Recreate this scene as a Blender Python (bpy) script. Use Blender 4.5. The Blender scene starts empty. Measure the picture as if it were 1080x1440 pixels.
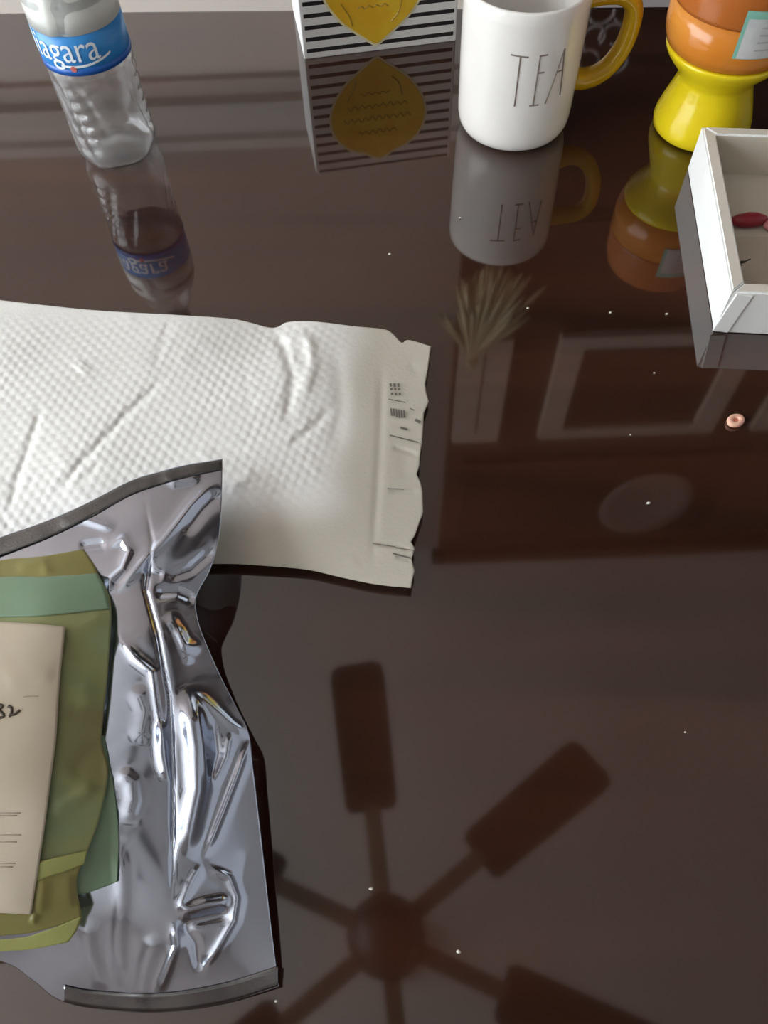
import bpy, bmesh, math, random
import numpy as np
from mathutils import Vector, Matrix

random.seed(7); rng = np.random.default_rng(7)
SC = bpy.context.scene
COL = SC.collection

# ------------------------------------------------------------------ camera
W, Hh, F, CAMZ = 1080, 1440, 1150.0, 0.43
NAD = (568.0, 1400.0)                       # where plumb lines meet in the picture
_d = np.array([NAD[0]-540, NAD[1]-720, F]); _d /= np.linalg.norm(_d)
_up = -_d
_y = np.array([0, 0, 1.0]) - _up[2]*_up; _y /= np.linalg.norm(_y)
_x = np.cross(_y, _up)
RW = np.array([_x, _y, _up])                # camera (right, down, forward) -> world

def P(px, py, z=0.0):
    """world point at height z seen at picture position px, py (arrays allowed)"""
    px, py, z = np.broadcast_arrays(np.asarray(px, float), np.asarray(py, float), np.asarray(z, float))
    r = np.stack([px-540, py-720, np.full(px.shape, F)], -1) @ RW.T
    t = (z-CAMZ)/r[..., 2]
    return np.stack([r[..., 0]*t, r[..., 1]*t, z], -1)

def PV(px, py, z=0.0): return Vector(P(px, py, z).tolist())

def proj(p):
    c = RW.T @ (np.array(p, float)-np.array([0, 0, CAMZ]))
    return 540+F*c[0]/c[2], 720+F*c[1]/c[2]

cam = bpy.data.cameras.new('camera'); camo = bpy.data.objects.new('camera', cam); COL.objects.link(camo)
cam.sensor_fit = 'VERTICAL'; cam.sensor_height = 36; cam.sensor_width = 27; cam.lens = F*36/1440
cam.clip_start = 0.01; cam.clip_end = 50
M = Matrix((RW[:, 0], -RW[:, 1], -RW[:, 2])).transposed().to_4x4(); M.translation = (0, 0, CAMZ)
camo.matrix_world = M
SC.camera = camo

# ------------------------------------------------------------------ world, exposure
SC.view_settings.view_transform = 'Standard'; SC.view_settings.look = 'None'
SC.view_settings.gamma = 1; SC.view_settings.exposure = 0.6; SC.view_settings.use_curve_mapping = False
wd = bpy.data.worlds.new('world'); SC.world = wd; wd.use_nodes = True
wd.node_tree.nodes['Background'].inputs[0].default_value = (0.75, 0.85, 1, 1)
wd.node_tree.nodes['Background'].inputs[1].default_value = 0.6
WIN_LEFT = 6.0          # radiance of the daylight in the left window

# ------------------------------------------------------------------ materials
def mat(name, col, rough=0.5, metal=0.0, ior=1.5, trans=0.0, emit=0.0, spec=None, sss=0.0):
    m = bpy.data.materials.new(name); m.use_nodes = True
    b = m.node_tree.nodes['Principled BSDF']; i = b.inputs
    i['Base Color'].default_value = (*col, 1); i['Roughness'].default_value = rough
    i['Metallic'].default_value = metal; i['IOR'].default_value = ior
    i['Transmission Weight'].default_value = trans
    if spec is not None: i['Specular IOR Level'].default_value = spec
    if emit: i['Emission Color'].default_value = (*col, 1); i['Emission Strength'].default_value = emit
    if sss: i['Subsurface Weight'].default_value = sss; i['Subsurface Scale'].default_value = 0.01
    return m

def N(m, t, **kw):
    n = m.node_tree.nodes.new(t)
    for k, v in kw.items(): setattr(n, k, v)
    return n
def L(m, a, b): m.node_tree.links.new(a, b)

def noisy(m, c1, c2, scale=(8, 8, 8), detail=4, lo=0.35, hi=0.65, bump=0.0, bscale=60, rough=None, dist=0.3):
    """two-colour procedural grain; optional fine relief"""
    b = m.node_tree.nodes['Principled BSDF']
    tc = N(m, 'ShaderNodeTexCoord'); mp = N(m, 'ShaderNodeMapping'); mp.inputs['Scale'].default_value = scale
    nz = N(m, 'ShaderNodeTexNoise'); nz.inputs['Scale'].default_value = 1; nz.inputs['Detail'].default_value = detail
    nz.inputs['Distortion'].default_value = dist
    cr = N(m, 'ShaderNodeValToRGB'); cr.color_ramp.elements[0].position = lo; cr.color_ramp.elements[1].position = hi
    cr.color_ramp.elements[0].color = (*c1, 1); cr.color_ramp.elements[1].color = (*c2, 1)
    L(m, tc.outputs['Object'], mp.inputs[0]); L(m, mp.outputs[0], nz.inputs['Vector'])
    L(m, nz.outputs['Fac'], cr.inputs[0]); L(m, cr.outputs[0], b.inputs['Base Color'])
    if bump:
        n2 = N(m, 'ShaderNodeTexNoise'); n2.inputs['Scale'].default_value = bscale; n2.inputs['Detail'].default_value = 3
        L(m, tc.outputs['Object'], n2.inputs['Vector'])
        bp = N(m, 'ShaderNodeBump'); bp.inputs['Strength'].default_value = bump; bp.inputs['Distance'].default_value = 0.001
        L(m, n2.outputs['Fac'], bp.inputs['Height']); L(m, bp.outputs[0], b.inputs['Normal'])
    return m

wood = noisy(mat('mahogany_gloss', (.03, .011, .006), rough=0.045, ior=2.0), (.020, .0080, .0045), (.052, .0175, .0095),
             scale=(1.6, 26, 6), detail=6, lo=.3, hi=.72, dist=.8)
white_paint = mat('cream_paint', (.80, .74, .68), 0.6)
m_white = mat('white_card', (.86, .86, .85), 0.55)

# ------------------------------------------------------------------ mesh helpers
def obj(name, bm_or_data, m, parent=None, smooth=True):
    me = bpy.data.meshes.new(name)
    if isinstance(bm_or_data, bmesh.types.BMesh):
        bmesh.ops.recalc_face_normals(bm_or_data, faces=bm_or_data.faces[:])
        bm_or_data.to_mesh(me); bm_or_data.free()
    else:
        v, f = bm_or_data
        me.from_pydata([tuple(map(float, p)) for p in v], [], [tuple(map(int, q)) for q in f]); me.update()
    if smooth: me.polygons.foreach_set('use_smooth', [True]*len(me.polygons))
    for x in (m if isinstance(m, (list, tuple)) else [m]): me.materials.append(x)
    o = bpy.data.objects.new(name, me); COL.objects.link(o)
    if parent is not None: o.parent = parent
    return o

def tag(o, label=None, cat=None, group=None, kind=None):
    if label: o['label'] = label
    if cat: o['category'] = cat
    if group: o['group'] = group
    if kind: o['kind'] = kind
    return o

def empty(name, loc, rz=0.0, label=None, cat=None, group=None):
    o = bpy.data.objects.new(name, None); COL.objects.link(o)
    o.location = loc; o.rotation_euler = (0, 0, rz); o.empty_display_size = .02
    return tag(o, label, cat, group)

def add_box(bm, c, s, rot=None, bevel=0.0, seg=2):
    mx = Matrix.Translation(c)
    if rot is not None: mx = mx @ rot
    r = bmesh.ops.create_cube(bm, size=1, matrix=mx @ Matrix.Diagonal((s[0], s[1], s[2], 1)))
    if bevel:
        vs = set(r['verts']); es = [e for e in bm.edges if e.verts[0] in vs and e.verts[1] in vs]
        bmesh.ops.bevel(bm, geom=es, offset=bevel, segments=seg, affect='EDGES', profile=.6)
    return bm

def box(c, s, rot=None, bevel=0.0, seg=2): return add_box(bmesh.new(), Vector(c), s, rot, bevel, seg)

def lathe(prof, seg=64, fn=None, close=False):
    """prof: list of (r, z); fn(theta, r, z)->r modifies radius; axis ends with r=0 are capped"""
    v, f, rings = [], [], []
    for r, z in prof:
        if r <= 1e-6:
            rings.append([len(v)]); v.append((0, 0, z)); continue
        ring = []
        for k in range(seg):
            t = 2*math.pi*k/seg; rr = fn(t, r, z) if fn else r
            ring.append(len(v)); v.append((rr*math.cos(t), rr*math.sin(t), z))
        rings.append(ring)
    pairs = list(zip(rings, rings[1:]))
    if close: pairs.append((rings[-1], rings[0]))
    for a, b in pairs:
        for k in range(seg):
            k2 = (k+1) % seg
            if len(a) == 1 and len(b) == 1: continue
            if len(a) == 1: f.append((a[0], b[k2], b[k]))
            elif len(b) == 1: f.append((a[k], a[k2], b[0]))
            else: f.append((a[k], a[k2], b[k2], b[k]))
    bm = bmesh.new()
    bv = [bm.verts.new(p) for p in v]
    for q in f: bm.faces.new([bv[i] for i in q])
    return bm

def spline(pts, n):
    """Catmull-Rom through pts, n samples"""
    p = np.array(pts, float)
    if len(p) == 2:
        t = np.linspace(0, 1, n)[:, None]; return p[0]*(1-t)+p[1]*t
    q = np.vstack([2*p[0]-p[1], p, 2*p[-1]-p[-2]])
    d = np.linalg.norm(np.diff(p, axis=0), axis=1); s = np.concatenate([[0], np.cumsum(d)])
    out = []
    for x in np.linspace(0, s[-1], n):
        k = min(max(np.searchsorted(s, x, 'right')-1, 0), len(p)-2)
        t = (x-s[k])/max(s[k+1]-s[k], 1e-9)
        a, b, c, e = q[k], q[k+1], q[k+2], q[k+3]
        out.append(.5*((2*b)+(-a+c)*t+(2*a-5*b+4*c-e)*t*t+(-a+3*b-3*c+e)*t**3))
    return np.array(out)

def linear(pts, n):
    p = np.array(pts, float); d = np.linalg.norm(np.diff(p, axis=0), axis=1)
    s = np.concatenate([[0], np.cumsum(d)]); x = np.linspace(0, s[-1], n)
    return np.stack([np.interp(x, s, p[:, k]) for k in range(p.shape[1])], -1)

def add_tube(bm, pts, r, seg=8, flat=1.0, up=Vector((0, 0, 1))):
    """tube along pts; r a number or a list; flat squeezes the section along 'up'"""
    pts = [Vector(p) for p in pts]; n = len(pts)
    rr = r if hasattr(r, '__len__') else [r]*n
    rings = []
    for i, p in enumerate(pts):
        t = (pts[min(i+1, n-1)]-pts[max(i-1, 0)]).normalized()
        u = up if abs(t.dot(up)) < .95 else Vector((1, 0, 0))
        a = t.cross(u).normalized(); b = a.cross(t).normalized()
        rings.append([bm.verts.new(p+a*rr[i]*math.cos(2*math.pi*k/seg)+b*rr[i]*flat*math.sin(2*math.pi*k/seg)) for k in range(seg)])
    for q, s in zip(rings, rings[1:]):
        for k in range(seg): bm.faces.new((q[k], q[(k+1) % seg], s[(k+1) % seg], s[k]))
    bm.faces.new(rings[0][::-1]); bm.faces.new(rings[-1])
    return bm

def tube(pts, r, **k): return add_tube(bmesh.new(), pts, r, **k)

def prism(poly, y0, y1):
    """poly of (x, z) extruded along y"""
    bm = bmesh.new()
    a = [bm.verts.new((x, y0, z)) for x, z in poly]; b = [bm.verts.new((x, y1, z)) for x, z in poly]
    bm.faces.new(a); bm.faces.new(b[::-1]); n = len(poly)
    for k in range(n): bm.faces.new((a[k], a[(k+1) % n], b[(k+1) % n], b[k]))
    return bm

def wall_board(name, c, s, m, parent=None, bevel=0.0): return obj(name, box(c, s, bevel=bevel), m, parent, smooth=False)

# ------------------------------------------------------------------ room shell
FLOOR, CEIL = -0.75, 1.75
XL, XR, YB, YN = -2.1, 1.9, 1.16, -2.2
m_floor = noisy(mat('floor_tile', (.45, .40, .35), .35), (.40, .35, .30), (.50, .45, .39), scale=(4, 4, 4))
m_ceil = noisy(mat('ceiling_paint', (.60, .555, .515), .8), (.58, .535, .495), (.62, .575, .535), scale=(3, 3, 3))
m_upper = noisy(mat('taupe_wall_paint', (.42, .33, .28), .7), (.39, .31, .265), (.45, .36, .305), scale=(3, 3, 3))
m_side = noisy(mat('side_wall_paint', (.58, .57, .57), .7), (.56, .55, .55), (.60, .59, .59), scale=(3, 3, 3))
T = .1
tag(wall_board('floor', ((XL+XR)/2, (YB+YN)/2, FLOOR-T/2), (XR-XL+2*T, YB-YN+2*T, T), m_floor), kind='structure')
tag(wall_board('ceiling', ((XL+XR)/2, (YB+YN)/2, CEIL+T/2), (XR-XL+2*T, YB-YN+2*T, T), m_ceil), kind='structure')
wb = tag(wall_board('wall_back', ((XL+XR)/2, YB+T/2, (FLOOR+CEIL)/2), (XR-XL+2*T, T, CEIL-FLOOR), m_upper), kind='structure')
obj('wainscot', box(((XL+XR)/2, YB-.004, (FLOOR+.27)/2), (XR-XL, .008, .27-FLOOR)), mat('wainscot_paint', (.90, .83, .77), .5), wb, False)
m_rail = mat('rail_paint', (.68, .61, .56), .45)
tr = bmesh.new()
prof = [(.0, .255), (.016, .262), (.016, .285), (.028, .292), (.028, .318), (.012, .326), (.012, .350), (.020, .356), (.020, .372), (.0, .38)]
a = [tr.verts.new((XL, YB-y, z)) for y, z in prof]; b = [tr.verts.new((XR, YB-y, z)) for y, z in prof]
for k in range(len(prof)-1): tr.faces.new((a[k], a[k+1], b[k+1], b[k]))
tr.faces.new(a); tr.faces.new(b[::-1])
tag(obj('trim_1', tr, m_rail, smooth=False), kind='structure')
tag(wall_board('baseboard_back', ((XL+XR)/2, YB-.012, FLOOR+.06), (XR-XL, .024, .12), white_paint), kind='structure')
tag(wall_board('wall_right', (XR+T/2, (YB+YN)/2, (FLOOR+CEIL)/2), (T, YB-YN, CEIL-FLOOR), m_side), kind='structure')
tag(wall_board('wall_left', (XL-T/2, (YB+YN)/2, (FLOOR+CEIL)/2), (T, YB-YN, CEIL-FLOOR), m_side), kind='structure')
tag(wall_board('wall_near', ((XL+XR)/2, YN-T/2, (FLOOR+CEIL)/2), (XR-XL+2*T, T, CEIL-FLOOR), noisy(mat('umber_wall_paint', (.30, .25, .22), .7), (.28, .235, .205), (.32, .265, .235), scale=(3, 3, 3))), kind='structure')

def window(name, origin, along, normal, w, h, strength):
    """a casement window with a 3 x 2 grid of daylit panes; origin = lower left corner on the wall"""
    o = empty(name, origin); tag(o, kind='structure')
    a, n = Vector(along), Vector(normal); u = Vector((0, 0, 1))
    B = Matrix((a, n, u)).transposed()
    mm = bpy.data.materials.get('daylight_pane_%g' % strength) or mat('daylight_pane_%g' % strength, (.89, .955, 1.0), .2, emit=strength)
    def bar(nm, x0, x1, z0, z1, d):
        c = B @ Vector(((x0+x1)/2, d/2, (z0+z1)/2))
        obj(nm, box(c, (x1-x0, d, z1-z0), B.to_4x4()), white_paint, o, False)
    bar('frame', -.06, 0, -.06, h+.06, .05); bar('frame', w, w+.06, -.06, h+.06, .05)
    bar('frame', 0, w, -.06, 0, .05); bar('frame', 0, w, h, h+.06, .05)
    for i in (1, 2): bar('mullion', w*i/3-.02, w*i/3+.02, 0, h, .035)
    bar('mullion', 0, w, h/2-.015, h/2+.015, .03)
    bar('sill', -.09, w+.09, -.09, -.06, .09)
    for i in range(3):
        for j in range(2):
            x0, x1 = w*i/3+(.02 if i else 0), w*(i+1)/3-(.02 if i < 2 else 0)
            z0, z1 = h*j/2+(.015 if j else 0), h*(j+1)/2-(.015 if j < 1 else 0)
            c = B @ Vector(((x0+x1)/2, .008, (z0+z1)/2))
            obj('pane', box(c, (x1-x0, .006, z1-z0), B.to_4x4()), mm, o, False)
    return o
window('window_1', (XL, .95, .05), (0, -1, 0), (1, 0, 0), 2.2, 1.5, WIN_LEFT)

# ------------------------------------------------------------------ table
TE0, TE1 = P(0, 17), P(920, 8)
ang = math.atan2(TE1[1]-TE0[1], TE1[0]-TE0[0])
tl = (TE0+TE1)/2
tab = empty('dining_table', (float(tl[0]), float(tl[1]), FLOOR), ang,
            'large dark mahogany dining table with mirror gloss top under everything', 'table')
TD, TW = 1.06, 1.75
obj('tabletop', box((0, -TD/2, -FLOOR-.015), (TW, TD, .03), bevel=.004, seg=3), wood, tab, False)
obj('apron', box((0, -TD/2, -FLOOR-.075), (TW-.16, TD-.16, .09)), wood, tab, False)
for sx in (-1, 1):
    for yy in (-.09, -TD+.09):
        obj('leg', lathe([(0, 0), (.025, 0), (.032, .02), (.028, .1), (.04, .45), (.045, .55), (.045, -FLOOR-.12), (0, -FLOOR-.12)], 20), wood, tab).location = (sx*(TW/2-.09), yy, 0)

# ------------------------------------------------------------------ dark hutch behind the table (seen mirrored in the table top)
m_dark = noisy(mat('black_brown_wood', (.012, .007, .005), .6), (.009, .005, .004), (.02, .011, .008), scale=(3, 3, 20))
m_brown = noisy(mat('brown_wood', (.06, .03, .02), .5), (.05, .025, .016), (.08, .04, .028), scale=(3, 3, 20))
m_frame = noisy(mat('pale_oak_trim', (.52, .43, .36), .5), (.48, .40, .33), (.56, .46, .39), scale=(6, 6, 20))
m_darkglass = mat('dark_glass', (.03, .018, .014), .12)
HX0, HX1, HD = .155, 1.35, .035
hy = YB-HD
hut = empty('china_cabinet', ((HX0+HX1)/2, YB-.03, FLOOR), 0,
            'tall dark brown china cabinet on back wall, mirrored in the table top behind mug', 'cabinet')
hw = HX1-HX0
def hpart(nm, x0, x1, z0, z1, y0, y1, m):
    return obj(nm, box(((x0+x1)/2-(HX0+HX1)/2, (y0+y1)/2-YB+.03, (z0+z1)/2-FLOOR), (x1-x0, abs(y1-y0), z1-z0), bevel=.003, seg=1), m, hut, False)
m_grey = mat('grey_paint', (.5, .47, .5), .5)
hpart('base', HX0, HX1, FLOOR, -.135, hy, YB-.03, m_grey)
hpart('niche_panel', HX0, HX1, -.13, .52, hy, YB-.03, m_dark)
hpart('carcass', HX0, HX1, .525, CEIL-.06, hy, YB-.03, m_brown)
hpart('cornice', HX0-.02, HX1+.02, CEIL-.055, CEIL-.01, hy-.03, YB-.03, m_dark)
for x0, x1 in ((.165, .27), (.365, .77), (.86, 1.26)):
    d = hpart('door', x0, x1, .79, 1.13, hy-.012, hy, m_darkglass)
    for q in ((x0, x0+.05, .79, 1.13), (x1-.05, x1, .79, 1.13), (x0+.05, x1-.05, .79, .825), (x0+.05, x1-.05, 1.095, 1.13)):
        c = obj('door_frame', box(((q[0]+q[1])/2-(HX0+HX1)/2, hy-.014-YB+.03, (q[2]+q[3])/2-FLOOR), (q[1]-q[0], .02, q[3]-q[2])), m_frame, d, False)
hpart('upper_panel', .2, .9, 1.24, 1.62, hy-.012, hy, m_dark)
m_inl = mat('grey_inlay', (.4, .38, .38), .5)
for k in range(6):
    sb = bmesh.new()
    cx, cz = .315+.032*(k % 2)+rng.uniform(-.006, .006), .175+.036*(k//2)
    pts = [(cx+.021*math.cos(t)*(1-.10*(t-k))-(HX0+HX1)/2, hy-.002-YB+.03, cz-FLOOR+.021*math.sin(t)*(1-.10*(t-k))) for t in np.linspace(k, k+5.2, 16)]
    add_tube(sb, pts, .0026, seg=5); obj('scroll_inlay', sb, m_inl, hut)
vase = tag(obj('wall_plate', lathe([(0, 0), (.05, .002), (.1, .012), (.12, .022), (.118, .026), (.09, .018), (0, .01)], 40), mat('clay_plate', (.3, .22, .19), .4)),
           'round clay plate hung high on the dark cabinet front', 'plate')
vase.rotation_euler = (math.pi/2, 0, 0); vase.location = (.69, hy-.013, 1.43); vase.scale = (1.0, 1.25, 1)

# ------------------------------------------------------------------ ceiling fan (seen mirrored near the lower edge)
FZ = 1.36
fan = empty('ceiling_fan', (-.03, .10, CEIL), 0, 'six-bladed dark brown ceiling fan mirrored low in the table top', 'fan')
m_fan = noisy(mat('fan_wood', (.02, .012, .008), .6), (.016, .009, .006), (.026, .015, .01), scale=(3, 20, 3))
m_bronze = mat('dark_bronze', (.02, .013, .01), .5)
fz = FZ-CEIL
obj('canopy', lathe([(0, 0), (.07, 0), (.07, -.02), (.03, -.06), (0, -.06)], 32), m_bronze, fan)
obj('rod', lathe([(0, -.055), (.013, -.055), (.013, fz+.05), (0, fz+.05)], 16), m_bronze, fan)
obj('motor', lathe([(0, fz+.06), (.05, fz+.055), (.072, fz+.03), (.075, fz-.03), (.055, fz-.06), (.05, fz-.085), (0, fz-.09)], 40), m_bronze, fan)
fb = bmesh.new()
out = [(.235, -.045), (.25, -.055), (.52, -.062), (.55, -.058), (.56, -.04), (.56, .04), (.55, .058), (.52, .062), (.25, .055), (.235, .045)]
fb = prism([(x, y) for x, y in out], -.004, .004)
for v in fb.verts: v.co = Vector((v.co.x, v.co.z, v.co.y))
blade0 = obj('blade', fb, m_fan, fan, False)
br = box((.16, 0, 0), (.18, .036, .008), bevel=.003, seg=1); br_o = obj('bracket', br, mat('aged_brass', (.16, .12, .085), .5), fan, False)
for k in range(6):
    th = math.radians(95-60*k)
    for src in (blade0, br_o):
        o = src if k == 0 else src.copy()
        if k: COL.objects.link(o)
        o.parent = fan; o.location = (0, 0, fz); o.rotation_euler = (math.radians(6), 0, th)

# ------------------------------------------------------------------ clear water bottle
def bottle():
    bx, by, R = -.208, .617, .0325
    root = empty('water_bottle', (bx, by, 0), 0, 'clear plastic water bottle with blue label at the back left of the table', 'bottle')
    prof = []
    def ribs(t, r, z):
        if z < .011:      # five-lobed foot
            k = 1-z/.011
            return r*(1-.11*k*(.5+.5*math.cos(5*t+.4)))
        if .011 <= z <= .078:   # twisted flutes
            e = math.sin(math.pi*(z-.011)/.067)**.6
            s = math.sin(10*t+z*95)
            g = math.sin(3*t+1.0)
            return r-e*(.0022*max(0, s)+.0022*max(0, math.sin(z*620+2.5*math.sin(2*t)))*max(0, g))
        return r
    prof += [(0, .005), (.012, .003), (.020, .0004), (.026, 0.0002), (.0295, .0025), (.0315, .007), (.0322, .011)]
    prof += [(R, z) for z in np.linspace(.014, .08, 34)]
    prof += [(.0318, .082), (.0318, .112), (R, .114), (R, .13), (.031, .14), (.027, .155), (.020, .172), (.014, .186), (.0125, .19), (.0125, .2), (0, .2)]
    pet = mat('clear_plastic', (.96, .965, .97), .06, ior=1.42, trans=.94)
    inner = [(max(r-.0007, 0), z+(.0009 if z < .012 else (-.0004 if z > .19 else 0))) for r, z in prof]
    n0 = len(prof)
    obj('bottle_body', lathe(prof+[(0, .1994)]+inner[-2::-1] if False else prof[:-1]+inner[-2::-1], 120, ribs), pet, root)
    blue = mat('blue_film', (.035, .27, .68), .35)
    Z0, Z1, RL = .0835, .1115, .0329
    lab = obj('label', lathe([(RL-.0006, Z0), (RL, Z0), (RL, (Z0+Z1)/2), (RL, Z1), (RL-.0006, Z1)], 96, close=True), blue, root)
    lab['label'] = 'blue wraparound label with white lettering'
    uf = lathe([(RL-.0006, Z1+.0002), (RL, Z1+.0002), (RL-.0001, Z1+.012), (RL-.0012, Z1+.026), (RL-.0022, Z1+.03), (RL-.0026, Z1+.03), (RL-.0016, Z1+.026)], 96, lambda t, r, z: r+.0009*math.exp(-((t-4.35-6*(z-Z1))/.12)**2)-.0007*math.exp(-((t-4.60-6*(z-Z1))/.12)**2), close=True)
    obj('see_through_band', uf, noisy(mat('painted_wall_light', (.74, .75, .71), .22), (.72, .73, .68), (.78, .79, .76), scale=(40, 40, 40)), root)['label'] = 'added white band painting the bright wall seen through the bottle'  # added band: brightness of the wall behind the bottle put into its colour
    deep = mat('deep_blue_film', (.012, .11, .45), .35)
    obj('label_edge', lathe([(RL, Z0), (RL+.0002, Z0), (RL+.0002, Z0+.005), (RL, Z0+.005)], 96, close=True), deep, lab)
    wt = mat('white_print', (.85, .92, .97), .5)
    phi_c = math.atan2(-by, -bx)                 # facing the camera
    def wrap(s, z, dr=.0002):
        a = phi_c+s/RL
        return ((RL+dr)*math.cos(a), (RL+dr)*math.sin(a), z)
    fc = bpy.data.curves.new('lettering', 'FONT'); fc.body = 'Niagara'; fc.size = .0265; fc.align_x = 'RIGHT'; fc.resolution_u = 4
    fo = bpy.data.objects.new('lettering', fc); COL.objects.link(fo)
    bpy.context.view_layer.update()
    me = bpy.data.meshes.new_from_object(fo.evaluated_get(bpy.context.evaluated_depsgraph_get()))
    COL.objects.unlink(fo); bpy.data.objects.remove(fo)
    bm = bmesh.new(); bm.from_mesh(me)
    bmesh.ops.triangulate(bm, faces=bm.faces[:]); bmesh.ops.subdivide_edges(bm, edges=bm.edges[:], cuts=1)
    for v in bm.verts: v.co = Vector(wrap(v.co.x*.82+.0085, Z0+.0105+v.co.y, .0005))
    obj('lettering', bm, wt, lab, False)
    sw = bmesh.new()
    ss = np.linspace(-.022, .016, 24)
    vs = [(sw.verts.new(wrap(s, Z0+.0065+6*(s+.012)**2-.0004, .0004)), sw.verts.new(wrap(s, Z0+.0078+6*(s+.012)**2, .0004))) for s in ss]
    for p, q in zip(vs, vs[1:]): sw.faces.new((p[0], q[0], q[1], p[1]))
    obj('swoosh', sw, wt, lab, False)
    dt = bmesh.new(); c = dt.verts.new(wrap(-.0135, Z0+.0055, .0007))
    rg = [dt.verts.new(wrap(-.0135+.0022*math.cos(t), Z0+.0055+.0022*math.sin(t), .0007)) for t in np.linspace(0, 2*math.pi, 14, endpoint=False)]
    for k in range(14): dt.faces.new((c, rg[k], rg[(k+1) % 14]))
    obj('red_dot', dt, mat('red_print', (.6, .15, .13), .5), lab, False)
    obj('cap', lathe([(0, .214), (.0145, .214), (.0155, .211), (.0155, .197), (.0131, .197)], 48, lambda t, r, z: r+(.0004*math.cos(40*t) if r > .015 else 0)),
        mat('white_cap', (.85, .86, .86), .4), root)
bottle()

# ------------------------------------------------------------------ striped carton with a lemon print
def carton():
    c0, c1 = P(428, 84), P(641, 57.5)
    w = float(np.linalg.norm(c1-c0)); a = math.atan2(c1[1]-c0[1], c1[0]-c0[0])
    D, Hb = .085, .12
    root = empty('striped_box', tuple(map(float, c0)), a, 'black and white striped cardboard box with a yellow lemon print', 'box')
    m = mat('stripe_print', (.8, .8, .78), .45)
    b = m.node_tree.nodes['Principled BSDF']
    tc = N(m, 'ShaderNodeTexCoord'); sp = N(m, 'ShaderNodeSeparateXYZ'); L(m, tc.outputs['Object'], sp.inputs[0])
    def mth(op, x, y=None):
        n = N(m, 'ShaderNodeMath', operation=op); L(m, x, n.inputs[0]) if not isinstance(x, float) else setattr(n.inputs[0], 'default_value', x)
        if y is not None:
            if isinstance(y, float): n.inputs[1].default_value = y
            else: L(m, y, n.inputs[1])
        return n.outputs[0]
    fr = mth('FRACT', mth('DIVIDE', mth('ADD', sp.outputs['Z'], .0010), .0101))
    dark = mth('GREATER_THAN', fr, .64)
    up = mth('GREATER_THAN', sp.outputs['Z'], .005)
    inx = mth('MULTIPLY', mth('GREATER_THAN', sp.outputs['X'], .0032), mth('LESS_THAN', sp.outputs['X'], w-.0028))
    fac = mth('MULTIPLY', mth('MULTIPLY', dark, up), inx)
    mx = N(m, 'ShaderNodeMix', data_type='RGBA'); L(m, fac, mx.inputs['Factor'])
    mx.inputs['A'].default_value = (.74, .73, .71, 1); mx.inputs['B'].default_value = (.018, .014, .016, 1)
    L(m, mx.outputs['Result'], b.inputs['Base Color'])
    bm = box((w/2, D/2, Hb/2), (w, D, Hb), bevel=.0012, seg=2)
    bm.faces.ensure_lookup_table()
    for f in bm.faces:
        f.normal_update(); f.material_index = 0 if f.normal.y < -.7 else 1
    obj('carton_body', bm, [m, m_white], root, False)
    obj('lid_flap', box((w/2, D/2+.001, Hb+.0008), (w-.003, D-.002, .0012)), m_white, root, False)
    half = [(.0065, .001), (.010, .0065), (.0125, .0095), (.018, .017), (.024, .0245), (.030, .031), (.043, .0405), (.055, .0455), (.066, .047), (.078, .045), (.09, .038), (.099, .027), (.104, .014), (.108, .008), (.111, .001)]
    hs = spline(half, 40)
    def lem(gr, y, nm, mm, par):
        zc = .06
        L_ = [(-(x*gr), zc+(z-zc)*gr) for z, x in hs]; R_ = [((x*gr), zc+(z-zc)*gr) for z, x in hs]
        poly = R_+L_[::-1]
        bm = prism([(x+.0665, z) for x, z in poly], y-.0003, y)
        return obj(nm, bm, mm, par, False)
    lem(1.035, -.0002, 'lemon_border', mat('cream_print', (.75, .68, .42), .5), root)
    ml = noisy(mat('lemon_print', (.74, .44, .02), .45), (.72, .40, .015), (.76, .50, .03), scale=(40, 40, 40))
    lm = lem(.985, -.0006, 'lemon_print', ml, root)
    ink = mat('ochre_ink', (.33, .20, .012), .5)
    sb = bmesh.new()
    def st(pts, r=.0006): add_tube(sb, [(x+.0665, -.0009, z) for x, z in spline(pts, 3*len(pts))], r, seg=4)
    st([(-.030, .045), (-.023, .033), (-.021, .025)]); st([(.024, .045), (.021, .033), (.014, .025)])
    for row, (z0, x0, x1, hgt) in enumerate(((.040, -.016, .014, .003), (.053, -.03, .03, .005), (.066, -.034, .034, .006), (.08, -.02, .022, .005))):
        xs = np.arange(x0, x1, .0035)
        st([(x, z0+(hgt*.5 if k % 2 else -hgt*.5)*rng.uniform(.5, 1)) for k, x in enumerate(xs)], .0005)
    obj('script_print', sb, ink, lm, False)
carton()

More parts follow.
